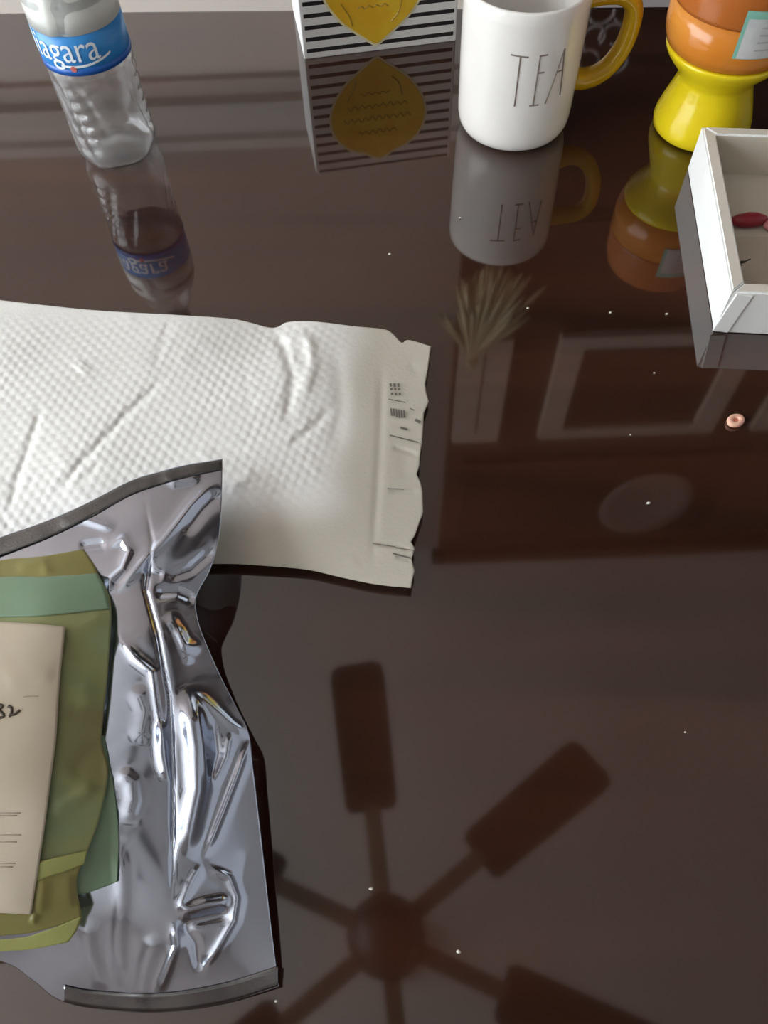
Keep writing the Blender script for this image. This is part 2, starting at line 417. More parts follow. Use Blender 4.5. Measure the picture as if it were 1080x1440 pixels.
# ------------------------------------------------------------------ white mug
def mug():
    cx, cy = .1215, .631
    root = empty('mug', (cx, cy, 0), 0, 'white ceramic mug with thin TEA lettering and yellow handle', 'mug')
    glaze = noisy(mat('white_glaze', (.84, .81, .77), .12), (.83, .80, .76), (.86, .83, .79), scale=(20, 20, 20))
    yel = mat('yellow_glaze', (.56, .34, .007), .15)
    pf = [(0, .003), (.029, .003), (.031, .0004), (.035, .0004), (.0395, .0016), (.0428, .0042), (.0450, .0085), (.0460, .0140), (.0463, .022), (.0465, .04), (.047, .06), (.0472, .102),
          (.0475, .105), (.0475, .107), (.0471, .109), (.0471, .113), (.0456, .1145), (.044, .113), (.0436, .10), (.043, .04), (.039, .012), (.03, .007), (0, .006)]
    obj('cup', lathe(pf, 96), glaze, root)
    ha = math.radians(3)
    path = [(.044, .0375), (.053, .0350), (.064, .0375), (.074, .0455), (.0815, .060), (.0840, .076), (.0820, .090), (.073, .0985), (.058, .1005), (.044, .1000)]
    pts = [(x*math.cos(ha), x*math.sin(ha), z) for x, z in spline(path, 44)]
    bm = bmesh.new(); n = len(pts); rings = []
    nrm = Vector((-math.sin(ha), math.cos(ha), 0))
    for i, p in enumerate(pts):
        p = Vector(p); t = (Vector(pts[min(i+1, n-1)])-Vector(pts[max(i-1, 0)])).normalized(); b = t.cross(nrm)
        e = 1+.25*(abs(i/(n-1)-.5)*2)**4
        rings.append([bm.verts.new(p+nrm*.0085*e*math.cos(q)+b*.0070*e*math.sin(q)) for q in np.linspace(0, 2*math.pi, 16, endpoint=False)])
    for q, s in zip(rings, rings[1:]):
        for k in range(16): bm.faces.new((q[k], q[(k+1) % 16], s[(k+1) % 16], s[k]))
    bm.faces.new(rings[0]); bm.faces.new(rings[-1])
    obj('handle', bm, yel, root)['label'] = 'yellow handle'
    ink = mat('grey_brown_ink', (.23, .19, .16), .5)
    bm = bmesh.new()
    def R(z): return np.interp(z, [.026, .04, .06, .102], [.0462, .0465, .047, .0472])
    def st(p0, p1, r=.00058):
        q = []
        for s, z in linear([p0, p1], 10):
            ph = s/.046
            rr = R(z)+.00005
            q.append((rr*math.sin(ph), -rr*math.cos(ph), z))
        add_tube(bm, q, r, seg=6)
    T0, E0, A0 = -.0085, .0055, .0205
    zt, zb = .0845, .0455
    st((T0, zt), (T0, zb)); st((T0-.0068, zt+.0005), (T0+.0058, zt-.0005))
    st((E0, zt), (E0, zb)); st((E0-.0005, zt), (E0+.0058, zt)); st((E0, .0715), (E0+.005, .0715)); st((E0-.0028, zb+.0003), (E0+.0045, zb+.0002))
    st((A0+.0045, zt+.001), (A0-.0052, zb)); st((A0+.0045, zt+.001), (A0+.0080, zb+.003)); st((A0+.0012, .0690), (A0+.0062, .0690))
    obj('lettering', bm, ink, root)
    return root
mug()
def grass():
    gx, gy, gz = .185, hy-.055, .84
    root = empty('dried_grass_bunch', (gx, gy, gz), 0, 'straw coloured dried grass bunch hanging on the dark cabinet, mirrored below the mug', 'dried grass')
    straw = noisy(mat('straw', (.62, .52, .32), .7), (.54, .45, .26), (.70, .60, .40), scale=(60, 60, 20))
    bm = bmesh.new()
    for k in range(240):
        a = rng.uniform(0, 2*math.pi); sp = abs(rng.normal(0, .5))*.075+.006; h = rng.uniform(.17, .29)-sp*.6
        d = Vector((math.cos(a), math.sin(a)*.18, 0)); ln = Vector((.02, 0, 0))
        p = [d*.006, d*.010+Vector((0, 0, -.05)), d*(sp*.55)+ln*.5+Vector((0, 0, -h*.65)), d*sp+ln+Vector((0, 0, -h))]
        add_tube(bm, spline(p, 8), [.0012, .0012, .0014, .002, .003, .0042, .0042, .0015], seg=5)
    o = obj('stalks', bm, straw, root); o['kind'] = 'stuff'
    obj('twine', tube([(.010*math.cos(t), .010*math.sin(t), -.045+.001*t) for t in np.linspace(0, 18, 60)], .0012, seg=5), straw, root)
    obj('hook', tube([(0, .030, .0), (0, .02, .003), (0, .0, .0), (0, -.004, .008)], .002, seg=6), mat('hook_steel', (.3, .3, .3), .3, metal=1), root)
grass()

# ------------------------------------------------------------------ orange bottle standing on its flared yellow cap
def orange_bottle():
    cx, cy = .2765, .616
    root = empty('orange_bottle', (cx, cy, 0), 0, 'orange plastic bottle standing on a flared yellow cap, behind white tray', 'bottle')
    yel = mat('yellow_plastic', (.80, .62, .012), .22, sss=.1)
    cap = obj('flared_cap', lathe([(0, .001), (.0365, .001), (.0385, .003), (.0392, .008), (.0385, .013), (.0355, .023), (.0318, .034), (.0292, .043), (.0298, .047), (.034, .053),
                            (.0395, .059), (.0435, .064), (.0455, .068), (.0458, .0705), (.043, .0705), (0, .0705)], 80), yel, root)
    org = noisy(mat('orange_plastic', (.62, .22, .03), .18), (.60, .20, .022), (.66, .26, .04), scale=(14, 14, 14))
    body = obj('bottle_body', lathe([(0, .0712), (.0440, .0712), (.0468, .0735), (.0490, .080), (.0498, .086), (.0498, .104), (0, .104)], 80), org, root)
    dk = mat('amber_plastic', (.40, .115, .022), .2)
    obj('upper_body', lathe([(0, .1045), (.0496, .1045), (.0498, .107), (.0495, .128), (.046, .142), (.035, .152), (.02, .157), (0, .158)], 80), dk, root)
    ph0 = math.atan2(-cy, -cx)
    def quad(nm, a0, a1, z0, z1, dr, m, par):
        bm = bmesh.new(); g = []
        for a in np.linspace(a0, a1, 14): g.append([bm.verts.new(((.0499+dr)*math.cos(a), (.0499+dr)*math.sin(a), z)) for z in (z0, z1)])
        for p, q in zip(g, g[1:]): bm.faces.new((p[0], q[0], q[1], p[1]))
        return obj(nm, bm, m, par, True)
    a0 = math.radians(-107); a1 = math.radians(-40)
    teal = mat('teal_print', (.22, .50, .40), .3); sil = noisy(mat('silver_label', (.55, .55, .56), .3), (.52, .53, .54), (.6, .6, .6), scale=(90, 90, 90))
    lab = quad('label', a0, a1, .0865, .1195, .0005, teal, root); lab['label'] = 'silver label with a teal border'
    quad('label_face', a0+.05, a1-.03, .0870, .1145, .0009, sil, lab)
    quad('blue_mark', a0+.42, a1-.03, .1130, .1175, .0012, mat('blue_print', (.2, .42, .52), .3), lab)
    ink = mat('grey_print', (.40, .40, .41), .4)
    for z in (.0925, .098, .103, .108): quad('print_line', a0+.25+.3*(z-.08)*10*.2, a1-.1, z, z+.0012, .0012, ink, lab)
orange_bottle()

# ------------------------------------------------------------------ white cardboard tray
def tray():
    fl, bl = P(1003.5, 467), P(967, 238)
    vl = (bl-fl); D = float(np.linalg.norm(vl)); a = math.atan2(vl[1], vl[0])-math.pi/2
    root = empty('cardboard_tray', tuple(map(float, fl)), a, 'open white cardboard tray box with thick folded walls at the right edge', 'tray')
    Wd, Hh_, T_ = .22, .0378, .0092
    card = noisy(mat('white_cardboard', (.84, .84, .82), .5), (.82, .82, .80), (.86, .86, .84), scale=(30, 30, 30))
    top = noisy(mat('dim_top_cardboard', (.70, .65, .57), .6), (.68, .63, .55), (.72, .67, .60), scale=(30, 30, 30))  # weaker light on the wall tops put into a duller colour
    inn = mat('shaded_inner_cardboard', (.60, .55, .46), .6)  # shade inside the tray put into a darker colour, floor included
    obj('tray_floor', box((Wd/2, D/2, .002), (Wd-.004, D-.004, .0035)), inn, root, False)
    def wall(poly, nm='wall'):
        """poly: 4 plan points (outer a, outer b, inner b, inner a) mitred at the ends"""
        bm = bmesh.new()
        lo = [bm.verts.new((x, y, .0008)) for x, y in poly]; hi = [bm.verts.new((x, y, Hh_)) for x, y in poly]
        fs = [bm.faces.new(lo[::-1]), bm.faces.new(hi)]
        for k in range(4): fs.append(bm.faces.new((lo[k], lo[(k+1) % 4], hi[(k+1) % 4], hi[k])))
        es = [e for e in bm.edges if all(v in hi for v in e.verts)]
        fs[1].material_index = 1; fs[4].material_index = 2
        bmesh.ops.bevel(bm, geom=es, offset=.0012, segments=2, affect='EDGES')
        return obj(nm, bm, [card, top, inn], root, False)
    g = .0004
    wall([(0, D), (0, 0+g), (T_, T_+g), (T_, D-T_)], 'side_wall')
    wall([(g, 0), (Wd, 0), (Wd-T_, T_), (T_+g, T_)], 'front_wall')
    wall([(Wd, g), (Wd, D), (Wd-T_, D-T_), (Wd-T_, T_+g)], 'side_wall')
    wall([(Wd-g, D), (g, D), (T_+g, D-T_), (Wd-T_-g, D-T_)], 'back_wall')
    obj('corner_tab', box((.006, -.0006, Hh_*.5), (.011, .0012, Hh_*.92), Matrix.Rotation(math.radians(8), 4, 'Y'), .0004, 1), card, root, False)
    # things in the tray
    def loc(x, y, z): return root.matrix_basis @ Vector((x, y, z)) if False else Matrix.Translation(Vector(fl.tolist())) @ Matrix.Rotation(a, 4, 'Z') @ Vector((x, y, z))
    cd = empty('printed_card', loc(.055, .055, .0042), a+.05, 'beige printed card with dark marks lying inside the white tray', 'card')
    obj('card', box((0, 0, .0008), (.082, .076, .0014), bevel=.0003, seg=1), noisy(mat('beige_card', (.52, .44, .36), .6), (.48, .41, .33), (.56, .48, .40), scale=(25, 25, 25)), cd, False)
    mk = bmesh.new()
    for pts in ([(-.040, .013), (-.034, .010), (-.028, .011), (-.022, .014)], [(-.040, .008), (-.036, .011)], [(-.038, .013), (-.034, .007), (-.029, .008)]):
        add_tube(mk, [(x, y, .0016) for x, y in spline(pts, 10)], [.0008]*4+[.0014]*3+[.0006]*3, seg=5, flat=.3)
    obj('ink_mark', mk, mat('dark_olive_ink', (.06, .05, .03), .6), cd)
    ph = bmesh.new(); v = [ph.verts.new((x, y, .0017)) for x, y in ((-.028, -.036), (.035, -.036), (.035, .004), (.0, .002), (-.014, -.018))]; ph.faces.new(v)
    obj('brown_print', ph, mat('brown_ink', (.17, .13, .10), .6), cd, False)
    rs = empty('candy_wrapper', loc(.036, .107, .0042), a+.15, 'crumpled dark red and pink wrapper on the floor of the white tray', 'wrapper')
    def blob(c, s, seed):
        bm = bmesh.new(); bmesh.ops.create_icosphere(bm, subdivisions=3, radius=1)
        r2 = np.random.default_rng(seed); ks = r2.normal(0, 3, (6, 3))
        for v in bm.verts:
            p = np.array(v.co); q = 1+.12*sum(abs(math.sin(k @ p)) for k in ks)/3-.1
            v.co = Vector((c[0]+p[0]*s[0]*q, c[1]+p[1]*s[1]*q, max(.0006, c[2]+p[2]*s[2]*q)))
        return bm
    obj('red_foil', blob((0, 0, .004), (.0135, .0055, .0052), 3), mat('dark_red_foil', (.30, .018, .035), .35), rs)
    obj('pink_tail', blob((.020, -.006, .003), (.010, .006, .004), 5), mat('pink_foil', (.62, .24, .26), .4), rs)
tray()

# ------------------------------------------------------------------ soft goods built on a Coons patch
def coons(top, right, bottom, left, nu, nv, smooth=True, jag=False):
    """grid of picture positions [nv][nu]; top/bottom run left->right, left/right run top->bottom"""
    fn = spline if smooth else linear
    t, b = fn(top, nu), fn(bottom, nu)
    l = fn(left, nv); r = (linear if jag else fn)(right, nv)
    u = np.linspace(0, 1, nu)[None, :, None]; v = np.linspace(0, 1, nv)[:, None, None]
    c = (1-v)*t[None]+v*b[None]+(1-u)*l[:, None]+u*r[:, None]
    c -= (1-u)*(1-v)*t[0]+u*(1-v)*t[-1]+(1-u)*v*b[0]+u*v*b[-1]
    return c

def sheet(grid, ztop, zbot):
    nv, nu = grid.shape[:2]
    A = P(grid[..., 0], grid[..., 1], ztop).reshape(-1, 3); B = P(grid[..., 0], grid[..., 1], zbot).reshape(-1, 3)
    n = nv*nu; f = []
    for j in range(nv-1):
        for i in range(nu-1):
            k = j*nu+i; f.append((k, k+nu, k+nu+1, k+1)); f.append((n+k, n+k+1, n+k+nu+1, n+k+nu))
    rim = [i for i in range(nu)]+[j*nu+nu-1 for j in range(1, nv)]+[(nv-1)*nu+i for i in range(nu-2, -1, -1)]+[j*nu for j in range(nv-2, 0, -1)]
    for p, q in zip(rim, rim[1:]+rim[:1]): f.append((p, q, n+q, n+p))
    return np.vstack([A, B]), f

def seg_dist(px, py, pts):
    """distance to a polyline and the position along it (0..1)"""
    best = np.full(px.shape, 1e9); par = np.zeros(px.shape); p = np.array(pts, float)
    ln = np.linalg.norm(np.diff(p, axis=0), axis=1); cum = np.concatenate([[0], np.cumsum(ln)])
    for k in range(len(p)-1):
        a, b = p[k], p[k+1]; ab = b-a
        t = np.clip(((px-a[0])*ab[0]+(py-a[1])*ab[1])/(ab @ ab), 0, 1)
        d = np.hypot(px-a[0]-t*ab[0], py-a[1]-t*ab[1]); m = d < best
        best = np.where(m, d, best); par = np.where(m, (cum[k]+t*ln[k])/cum[-1], par)
    return best, par

def sstep(x, a, b):
    t = np.clip((x-a)/(b-a), 0, 1); return t*t*(3-2*t)

def crease(px, py, pts, amp, w, soft=1.0):
    d, t = seg_dist(px, py, pts)
    fade = sstep(np.minimum(t, 1-t), 0, .22)
    return amp*fade*np.exp(-(d/w)**(1.4 if soft < 1 else 2))

def tps(ctrl):
    c = np.array(ctrl, float); xy, z = c[:, :2]/400, c[:, 2]
    def phi(r): return np.where(r > 1e-9, r*r*np.log(np.maximum(r, 1e-9)), 0)
    n = len(c); K = phi(np.linalg.norm(xy[:, None]-xy[None], axis=2))+np.eye(n)*2e-3
    Pm = np.hstack([np.ones((n, 1)), xy]); A = np.block([[K, Pm], [Pm.T, np.zeros((3, 3))]])
    s = np.linalg.solve(A, np.concatenate([z, np.zeros(3)]))
    def f(px, py):
        q = np.stack([px, py], -1)/400; sh = q.shape[:-1]; q = q.reshape(-1, 2); out = np.zeros(len(q))
        for k in range(n): out += s[k]*phi(np.linalg.norm(q-xy[k], axis=1))
        return (out+s[n]+q @ s[n+1:]).reshape(sh)
    return f

# ---- padded paper packet
def packet_base(px, py):
    return f_packet(px, py)
f_packet = tps([(-260, 395, .006), (0, 422, .010), (130, 436, .011), (300, 447, .011), (380, 460, .008), (430, 452, .010), (545, 466, .006), (606, 487, .005),
                (596, 581, .0055), (594, 690, .006), (578, 827, .0065), (500, 815, .0065), (430, 800, .0065), (310, 793, .007), (100, 780, .007), (-260, 800, .008),
                (0, 600, .016), (200, 600, .017), (350, 600, .0165), (450, 600, .014), (520, 600, .0095), (550, 650, .0085), (450, 720, .0135), (330, 720, .014), (200, 510, .016), (0, 500, .016),
                (400, 510, .0150), (480, 520, .0125), (-200, 600, .016), (520, 740, .009), (120, 700, .016), (550, 530, .008)])
def packet():
    rt = [(606, 487), (601.5, 521), (598, 540), (599, 550), (603, 565), (596, 581), (595, 600), (594, 618), (591, 640), (590, 655), (586, 667), (592, 680), (594, 690), (595, 721), (588, 740), (584, 752), (578, 762), (583, 771), (579, 787), (583, 803), (580, 815), (578, 827)]
    tp = [(-260, 388), (-100, 410), (0, 422), (130, 436), (250, 443), (330, 449), (382, 461), (405, 453), (440, 452), (500, 459), (540, 463), (553, 470), (565, 482), (575, 478), (606, 487)]
    bt = [(-260, 800), (0, 800), (200, 796), (310, 793), (360, 795), (430, 801), (480, 812), (530, 822), (578, 827)]
    lf = [(-260, 388), (-262, 600), (-260, 800)]
    g = coons(tp, rt, bt, lf, 360, 190, True, jag=True)
    px, py = g[..., 0], g[..., 1]
    zt = f_packet(px, py)
    w0 = P(px, py, .012); X, Y = w0[..., 0], w0[..., 1]
    pit = .0066; ca, sa = math.cos(.25), math.sin(.25)
    U, V = (X*ca+Y*sa)/pit, (-X*sa+Y*ca)/(pit*.866)
    b = np.zeros(U.shape)
    r0 = np.round(V)
    for dj in (-1, 0, 1):
        row = r0+dj; off = .5*(np.mod(row, 2))
        for di in (-1, 0, 1):
            cu = np.round(U-off)+off+di
            b = np.maximum(b, 1-(((U-cu))**2+((V-row)*.866)**2)/(.40**2))
    b = np.clip(b, 0, 1)**.8
    nz = .5+.5*np.sin(px*.021+1.3)*np.sin(py*.027+.4)+.3*np.sin(px*.06+py*.05)
    mask = (1-sstep(px+.10*(py-600), 425, 500))*(1-sstep(py-.0*px, np.where(px > 300, 660, 760), np.where(px > 300, 735, 830)))*sstep(py, 436, 470)
    zt = zt+.00048*b*mask*np.clip(.6+.4*nz, .4, 1.1)
    for pts, amp, w in (([(242, 522), (180, 580), (110, 655), (70, 705)], -.0013, 5), ([(60, 560), (50, 600), (22, 680), (10, 730)], -.001, 5), ([(380, 462), (400, 490), (412, 530), (405, 575), (402, 600)], -.0016, 7),
                        ([(430, 470), (440, 510), (425, 560)], .0014, 8), ([(395, 480), (425, 470), (445, 490)], .0012, 6), ([(400, 630), (440, 600), (470, 570)], -.0012, 6), ([(320, 690), (360, 660)], .0008, 8),
                        ([(537, 500), (535, 600), (530, 700), (522, 815)], -.0005, 6), ([(545, 690), (590, 692)], -.0006, 3), ([(550, 628), (590, 640)], -.0008, 3), ([(525, 764), (560, 768), (580, 775)], -.0009, 3), ([(555, 782), (580, 788)], -.0008, 3),
                        ([(470, 480), (480, 560), (470, 640)], -.0008, 12), ([(240, 450), (215, 520)], -.0005, 5)):
        zt = zt+crease(px, py, pts, amp, w)
    for k in range(40):      # light rumpling
        x, y = rng.uniform(-250, 600), rng.uniform(430, 820); a = rng.uniform(0, math.pi); l = rng.uniform(15, 60)
        zt = zt+crease(px, py, [(x, y), (x+l*math.cos(a), y+l*math.sin(a))], rng.normal(0, .00035), rng.uniform(4, 12))
    nv, nu = px.shape
    e = np.minimum(np.minimum(np.arange(nv), nv-1-np.arange(nv))[:, None]/(nv*.12), ((nu-1-np.arange(nu))[None, :])/(nu*.08))
    zb = np.maximum(zt-.0012-np.clip(e, 0, 1)*.02, .0012); zb = np.minimum(zb, zt-.0008)
    root = empty('padded_paper_packet', tuple(P(300, 640, 0).tolist()), 0, 'white bubble textured paper packet with a torn plain end, under the silver bag', 'packet')
    V_, F_ = sheet(g, zt, zb); V_ = V_-np.array(P(300, 640, 0))
    paper = noisy(mat('white_paper', (.80, .79, .76), .75), (.78, .77, .74), (.82, .81, .785), scale=(25, 25, 25), bump=.12, bscale=500)
    o = obj('padded_sleeve', (V_, F_), paper, root)
    # the bubble layer whitens the paper; bare end and border are cream, lower border's shade put in
    wht = (1-sstep(px+.10*(py-600)+6*np.sin(py*.05), 455, 520))*(1-sstep(py, np.where(px > 300, 690, 770), np.where(px > 300, 755, 840)))
    at = o.data.attributes.new('bubble', 'FLOAT', 'POINT'); at.data.foreach_set('value', np.concatenate([wht.ravel(), np.zeros(wht.size)]).astype(np.float32))
    an = N(paper, 'ShaderNodeAttribute', attribute_name='bubble'); mxp = N(paper, 'ShaderNodeMix', data_type='RGBA')
    bs = paper.node_tree.nodes['Principled BSDF']; old = bs.inputs['Base Color'].links[0].from_socket
    mxp.inputs['A'].default_value = (.58, .545, .465, 1); L(paper, an.outputs['Fac'], mxp.inputs['Factor']); L(paper, old, mxp.inputs['B']); L(paper, mxp.outputs['Result'], bs.inputs['Base Color'])
    # printing on the plain end, each mark a flat strip lying on the paper
    ink = mat('grey_paper_ink', (.17, .15, .13), .7)
    def strip(x0, y0, x1, y1, w):
        bm = bmesh.new()
        d = np.array([x1-x0, y1-y0], float); d /= np.linalg.norm(d); n_ = np.array([-d[1], d[0]])*w/2
        q = [(x0+n_[0], y0+n_[1]), (x1+n_[0], y1+n_[1]), (x1-n_[0], y1-n_[1]), (x0-n_[0], y0-n_[1])]
        vs = [bm.verts.new(P(x, y, float(f_packet(np.array(x), np.array(y)))+.0009)-P(300, 640, 0)) for x, y in q]; bm.faces.new(vs); obj('printed_mark', bm, ink, root, False)
    for i in range(3):
        for j in range(3): strip(549+i*5.5+j*.9, 539+j*6.5, 549+i*5.5+j*.9+.8, 539+j*6.5+rng.uniform(3, 5.2), 3.2)
    strip(546, 561, 570, 566, 1.2)
    for j in range(6): strip(550+j*3.6, 574+j*.5, 551+j*3.6, 587+j*.5+rng.uniform(-3, 1), 2.4)
    strip(576, 574, 583, 577, 1.5); strip(563, 601, 573, 604, 3); strip(584, 590, 591, 594, 4)
    strip(548, 612, 588, 622, 1.6); strip(545, 687, 568, 688, 1.2); strip(524, 764, 556, 769, 1.4); strip(556, 770, 582, 774, 1.2)
    strip(552, 778, 578, 785, 2.2)
packet()

# ---- silver foil bag
f_bag = tps([(313, 645, .034), (303, 770, .036), (275, 845, .036), (310, 950, .031), (350, 1030, .026), (362, 1120, .022), (375, 1220, .017), (391, 1385, .008),
             (250, 655, .038), (180, 680, .040), (90, 722, .041), (0, 755, .041), (-260, 850, .040),
             (215, 720, .042), (262, 720, .039), (255, 790, .041), (205, 850, .0465), (235, 900, .0455), (240, 1000, .0450), (300, 1000, .036), (240, 1100, .0430), (310, 1120, .0305),
             (240, 1250, .037), (300, 1280, .0270), (350, 1250, .0200), (225, 1350, .026), (185, 1000, .0492), (165, 900, .0500), (100, 900, .047), (0, 1000, .047), (160, 1150, .0480),
             (60, 1290, .038), (100, 1370, .024), (0, 1335, .030), (170, 1330, .030), (220, 1424, .008), (320, 1410, .006), (130, 1415, .010), (-260, 1000, .046), (-260, 1330, .03), (-100, 1150, .047), (110, 780, .0435), (150, 740, .042)])
BAG_CREASES = [
    ([(313, 672), (290, 688), (268, 712), (250, 735), (228, 762), (200, 790), (160, 838)], .0020, 8, .5),
    ([(313, 690), (285, 715), (258, 752)], -.0008, 8, 1),
    ([(75, 735), (115, 728), (165, 745)], .0012, 6, .5), ([(150, 770), (172, 757), (182, 775), (172, 800), (155, 815), (150, 842)], .0016, 6, .5), ([(110, 770), (150, 765)], -.001, 7, 1),
    
    ([(203, 690), (207, 725), (214, 760), (205, 830), (222, 890), (238, 980), (244, 1100), (243, 1200), (240, 1290)], -.0014, 3.4, .5),
    ([(165, 890), (190, 925), (214, 945), (220, 990), (232, 1060)], .0017, 6, .5),
    ([(262, 960), (276, 1050), (279, 1110), (266, 1170), (250, 1215)], .0050, 15, 1), ([(225, 1010), (228, 1060), (236, 1100)], .0020, 8, 1),
    ([(272, 972), (300, 995), (325, 1018), (352, 1036)], .0014, 6, .5), ([(275, 980), (285, 1040), (292, 1110)], .0016, 6, .5), ([(300, 1010), (306, 1060), (294, 1105)], -.0014, 6, .5), ([(325, 1025), (318, 1065), (300, 1105)], .0012, 5, .5),
    ([(352, 1036), (335, 1085), (318, 1130), (300, 1175), (284, 1210)], .0020, 5.5, .5),
    ([(284, 1210), (303, 1224), (322, 1234), (333, 1262), (328, 1295), (305, 1335), (280, 1375)], .0019, 6, .5),
    ([(248, 1284), (290, 1272), (330, 1266)], .0022, 9, 1), ([(252, 1300), (290, 1292), (325, 1284)], -.0015, 8, 1), ([(250, 1284), (268, 1240), (284, 1212)], .0012, 6, .5),
    ([(250, 1290), (275, 1325), (282, 1370)], -.0014, 8, 1), ([(246, 1290), (248, 1330), (235, 1365), (218, 1405)], .0018, 7, .5),
    ([(163, 1080), (185, 1100), (188, 1125), (177, 1160)], .0012, 12, 1),
    
    ([(250, 880), (268, 935)], .0008, 6, 1), 
    ([(215, 835), (250, 832), (278, 845)], -.0014, 7, 1), ([(232, 815), (268, 800), (303, 770)], -.0010, 8, 1), ([(200, 800), (230, 812)], -.001, 5, .5),
    ([(168, 1180), (172, 1250), (166, 1330), (175, 1400)], .0008, 11, 1), ([(222, 1310), (205, 1360), (195, 1415)], .0009, 12, 1), ([(120, 1290), (125, 1340), (150, 1400)], .0007, 12, 1), ([(225, 660), (245, 675), (285, 668)], .0012, 9, 1), ([(235, 860), (262, 905), (285, 915)], .0010, 8, 1),
    ([(190, 960), (205, 1000), (196, 1050)], .0010, 14, 1)]
rb = np.random.default_rng(21)
BAG_NOISE = []
for k in range(26):
    x, y = rb.uniform(120, 370), rb.uniform(680, 1400); a_ = rb.uniform(0, math.pi); l_ = rb.uniform(50, 130)
    BAG_NOISE.append(([(x, y), (x+l_*math.cos(a_), y+l_*math.sin(a_))], rb.normal(0, .00022), rb.uniform(8, 18), 1))
def bag_z(px, py, noise=True):
    z = f_bag(px, py)
    for pts, amp, w, s in BAG_CREASES: z = z+crease(px, py, pts, 1.3*amp, w, s)
    for pts, amp, w, s in (BAG_NOISE if noise else []): z = z+crease(px, py, pts, amp, w, s)
    return z
def foil_bag():
    tp = [(-260, 850), (-120, 800), (0, 755), (60, 734), (120, 708), (180, 677), (220, 664), (265, 653), (313, 645)]
    rt = [(313, 645), (312, 700), (308, 755), (296, 800), (281, 828), (275, 846), (279, 875), (290, 905), (310, 950), (333, 995), (350, 1030), (356, 1080), (362, 1130), (370, 1200), (380, 1290), (392, 1388)]
    bt = [(-260, 1325), (-120, 1335), (0, 1352), (45, 1378), (80, 1405), (130, 1418), (220, 1424), (310, 1412), (392, 1388)]
    lf = [(-260, 850), (-262, 1100), (-260, 1325)]
    g = coons(tp, rt, bt, lf, 300, 330)
    px, py = g[..., 0], g[..., 1]
    zt = bag_z(px, py)
    nv, nu = px.shape
    jj, ii = np.arange(nv)[:, None], np.arange(nu)[None, :]
    e = np.minimum(np.minimum(jj/(nv*.10), (nv-1-jj)/(nv*.10)), (nu-1-ii)/(nu*.12)); s = sstep(e, 0, 1)
    on_packet = (py < 850)
    low = np.where(on_packet, np.maximum(f_packet(px, py)+.004, .004), .003)
    zt = np.maximum(zt, low+.002)
    zb = zt-.0009-(zt-.0009-low)*s*.92; zb = np.minimum(np.maximum(zb, low), zt-.0006)
    o0 = P(240, 1050, 0)
    root = empty('foil_bag', tuple(o0.tolist()), 0, 'crumpled shiny silver foil bag with creases and sealed ends, lower left', 'bag')
    foil = noisy(mat('silver_foil', (.55, .605, .73), .15, metal=1.0), (.53, .59, .715), (.58, .635, .76), scale=(30, 30, 30))
    V_, F_ = sheet(g, zt, zb); obj('bag_body', (V_-o0, F_), foil, root)
    seal2 = noisy(mat('grey_seal_foil', (.24, .245, .26), .25, metal=1.0), (.20, .205, .22), (.28, .285, .30), scale=(60, 60, 60), bump=.08, bscale=500)
    seal = noisy(mat('dark_seal_foil', (.16, .165, .165), .3, metal=1.0), (.13, .135, .135), (.20, .20, .205), scale=(60, 60, 60), bump=.3, bscale=700)
    def strip(edge, inward, k0, n, nm, dz=.0004, wob=0):
        pts = spline(edge, n); q = []
        for j in range(5):
            t = j/4
            q.append(np.stack([pts[:, 0]+inward[0]*t*np.linspace(k0[0], k0[1], n), pts[:, 1]+inward[1]*t*np.linspace(k0[0], k0[1], n)], -1))
        gg = np.array(q); zz = np.maximum(bag_z(gg[..., 0], gg[..., 1]), .0035 if nm == 'bottom_seal' else f_packet(gg[..., 0], gg[..., 1])+.006)+dz
        gg2 = gg
        V2, F2 = sheet(gg2, zz, zz-.0003); obj(nm, (V2-o0, F2), seal if nm == 'top_seal' else seal2, root)
    strip([(-255, 849), (-120, 800), (0, 756), (60, 735), (120, 709), (180, 678), (220, 665), (265, 654), (312, 646)], (1.2, 18), (2.0, .8), 120, 'top_seal')
    strip([(90, 1409), (130, 1417), (220, 1423), (310, 1411), (391, 1387)], (-.1, -26), (.9, 1.1), 90, 'bottom_seal')
foil_bag()

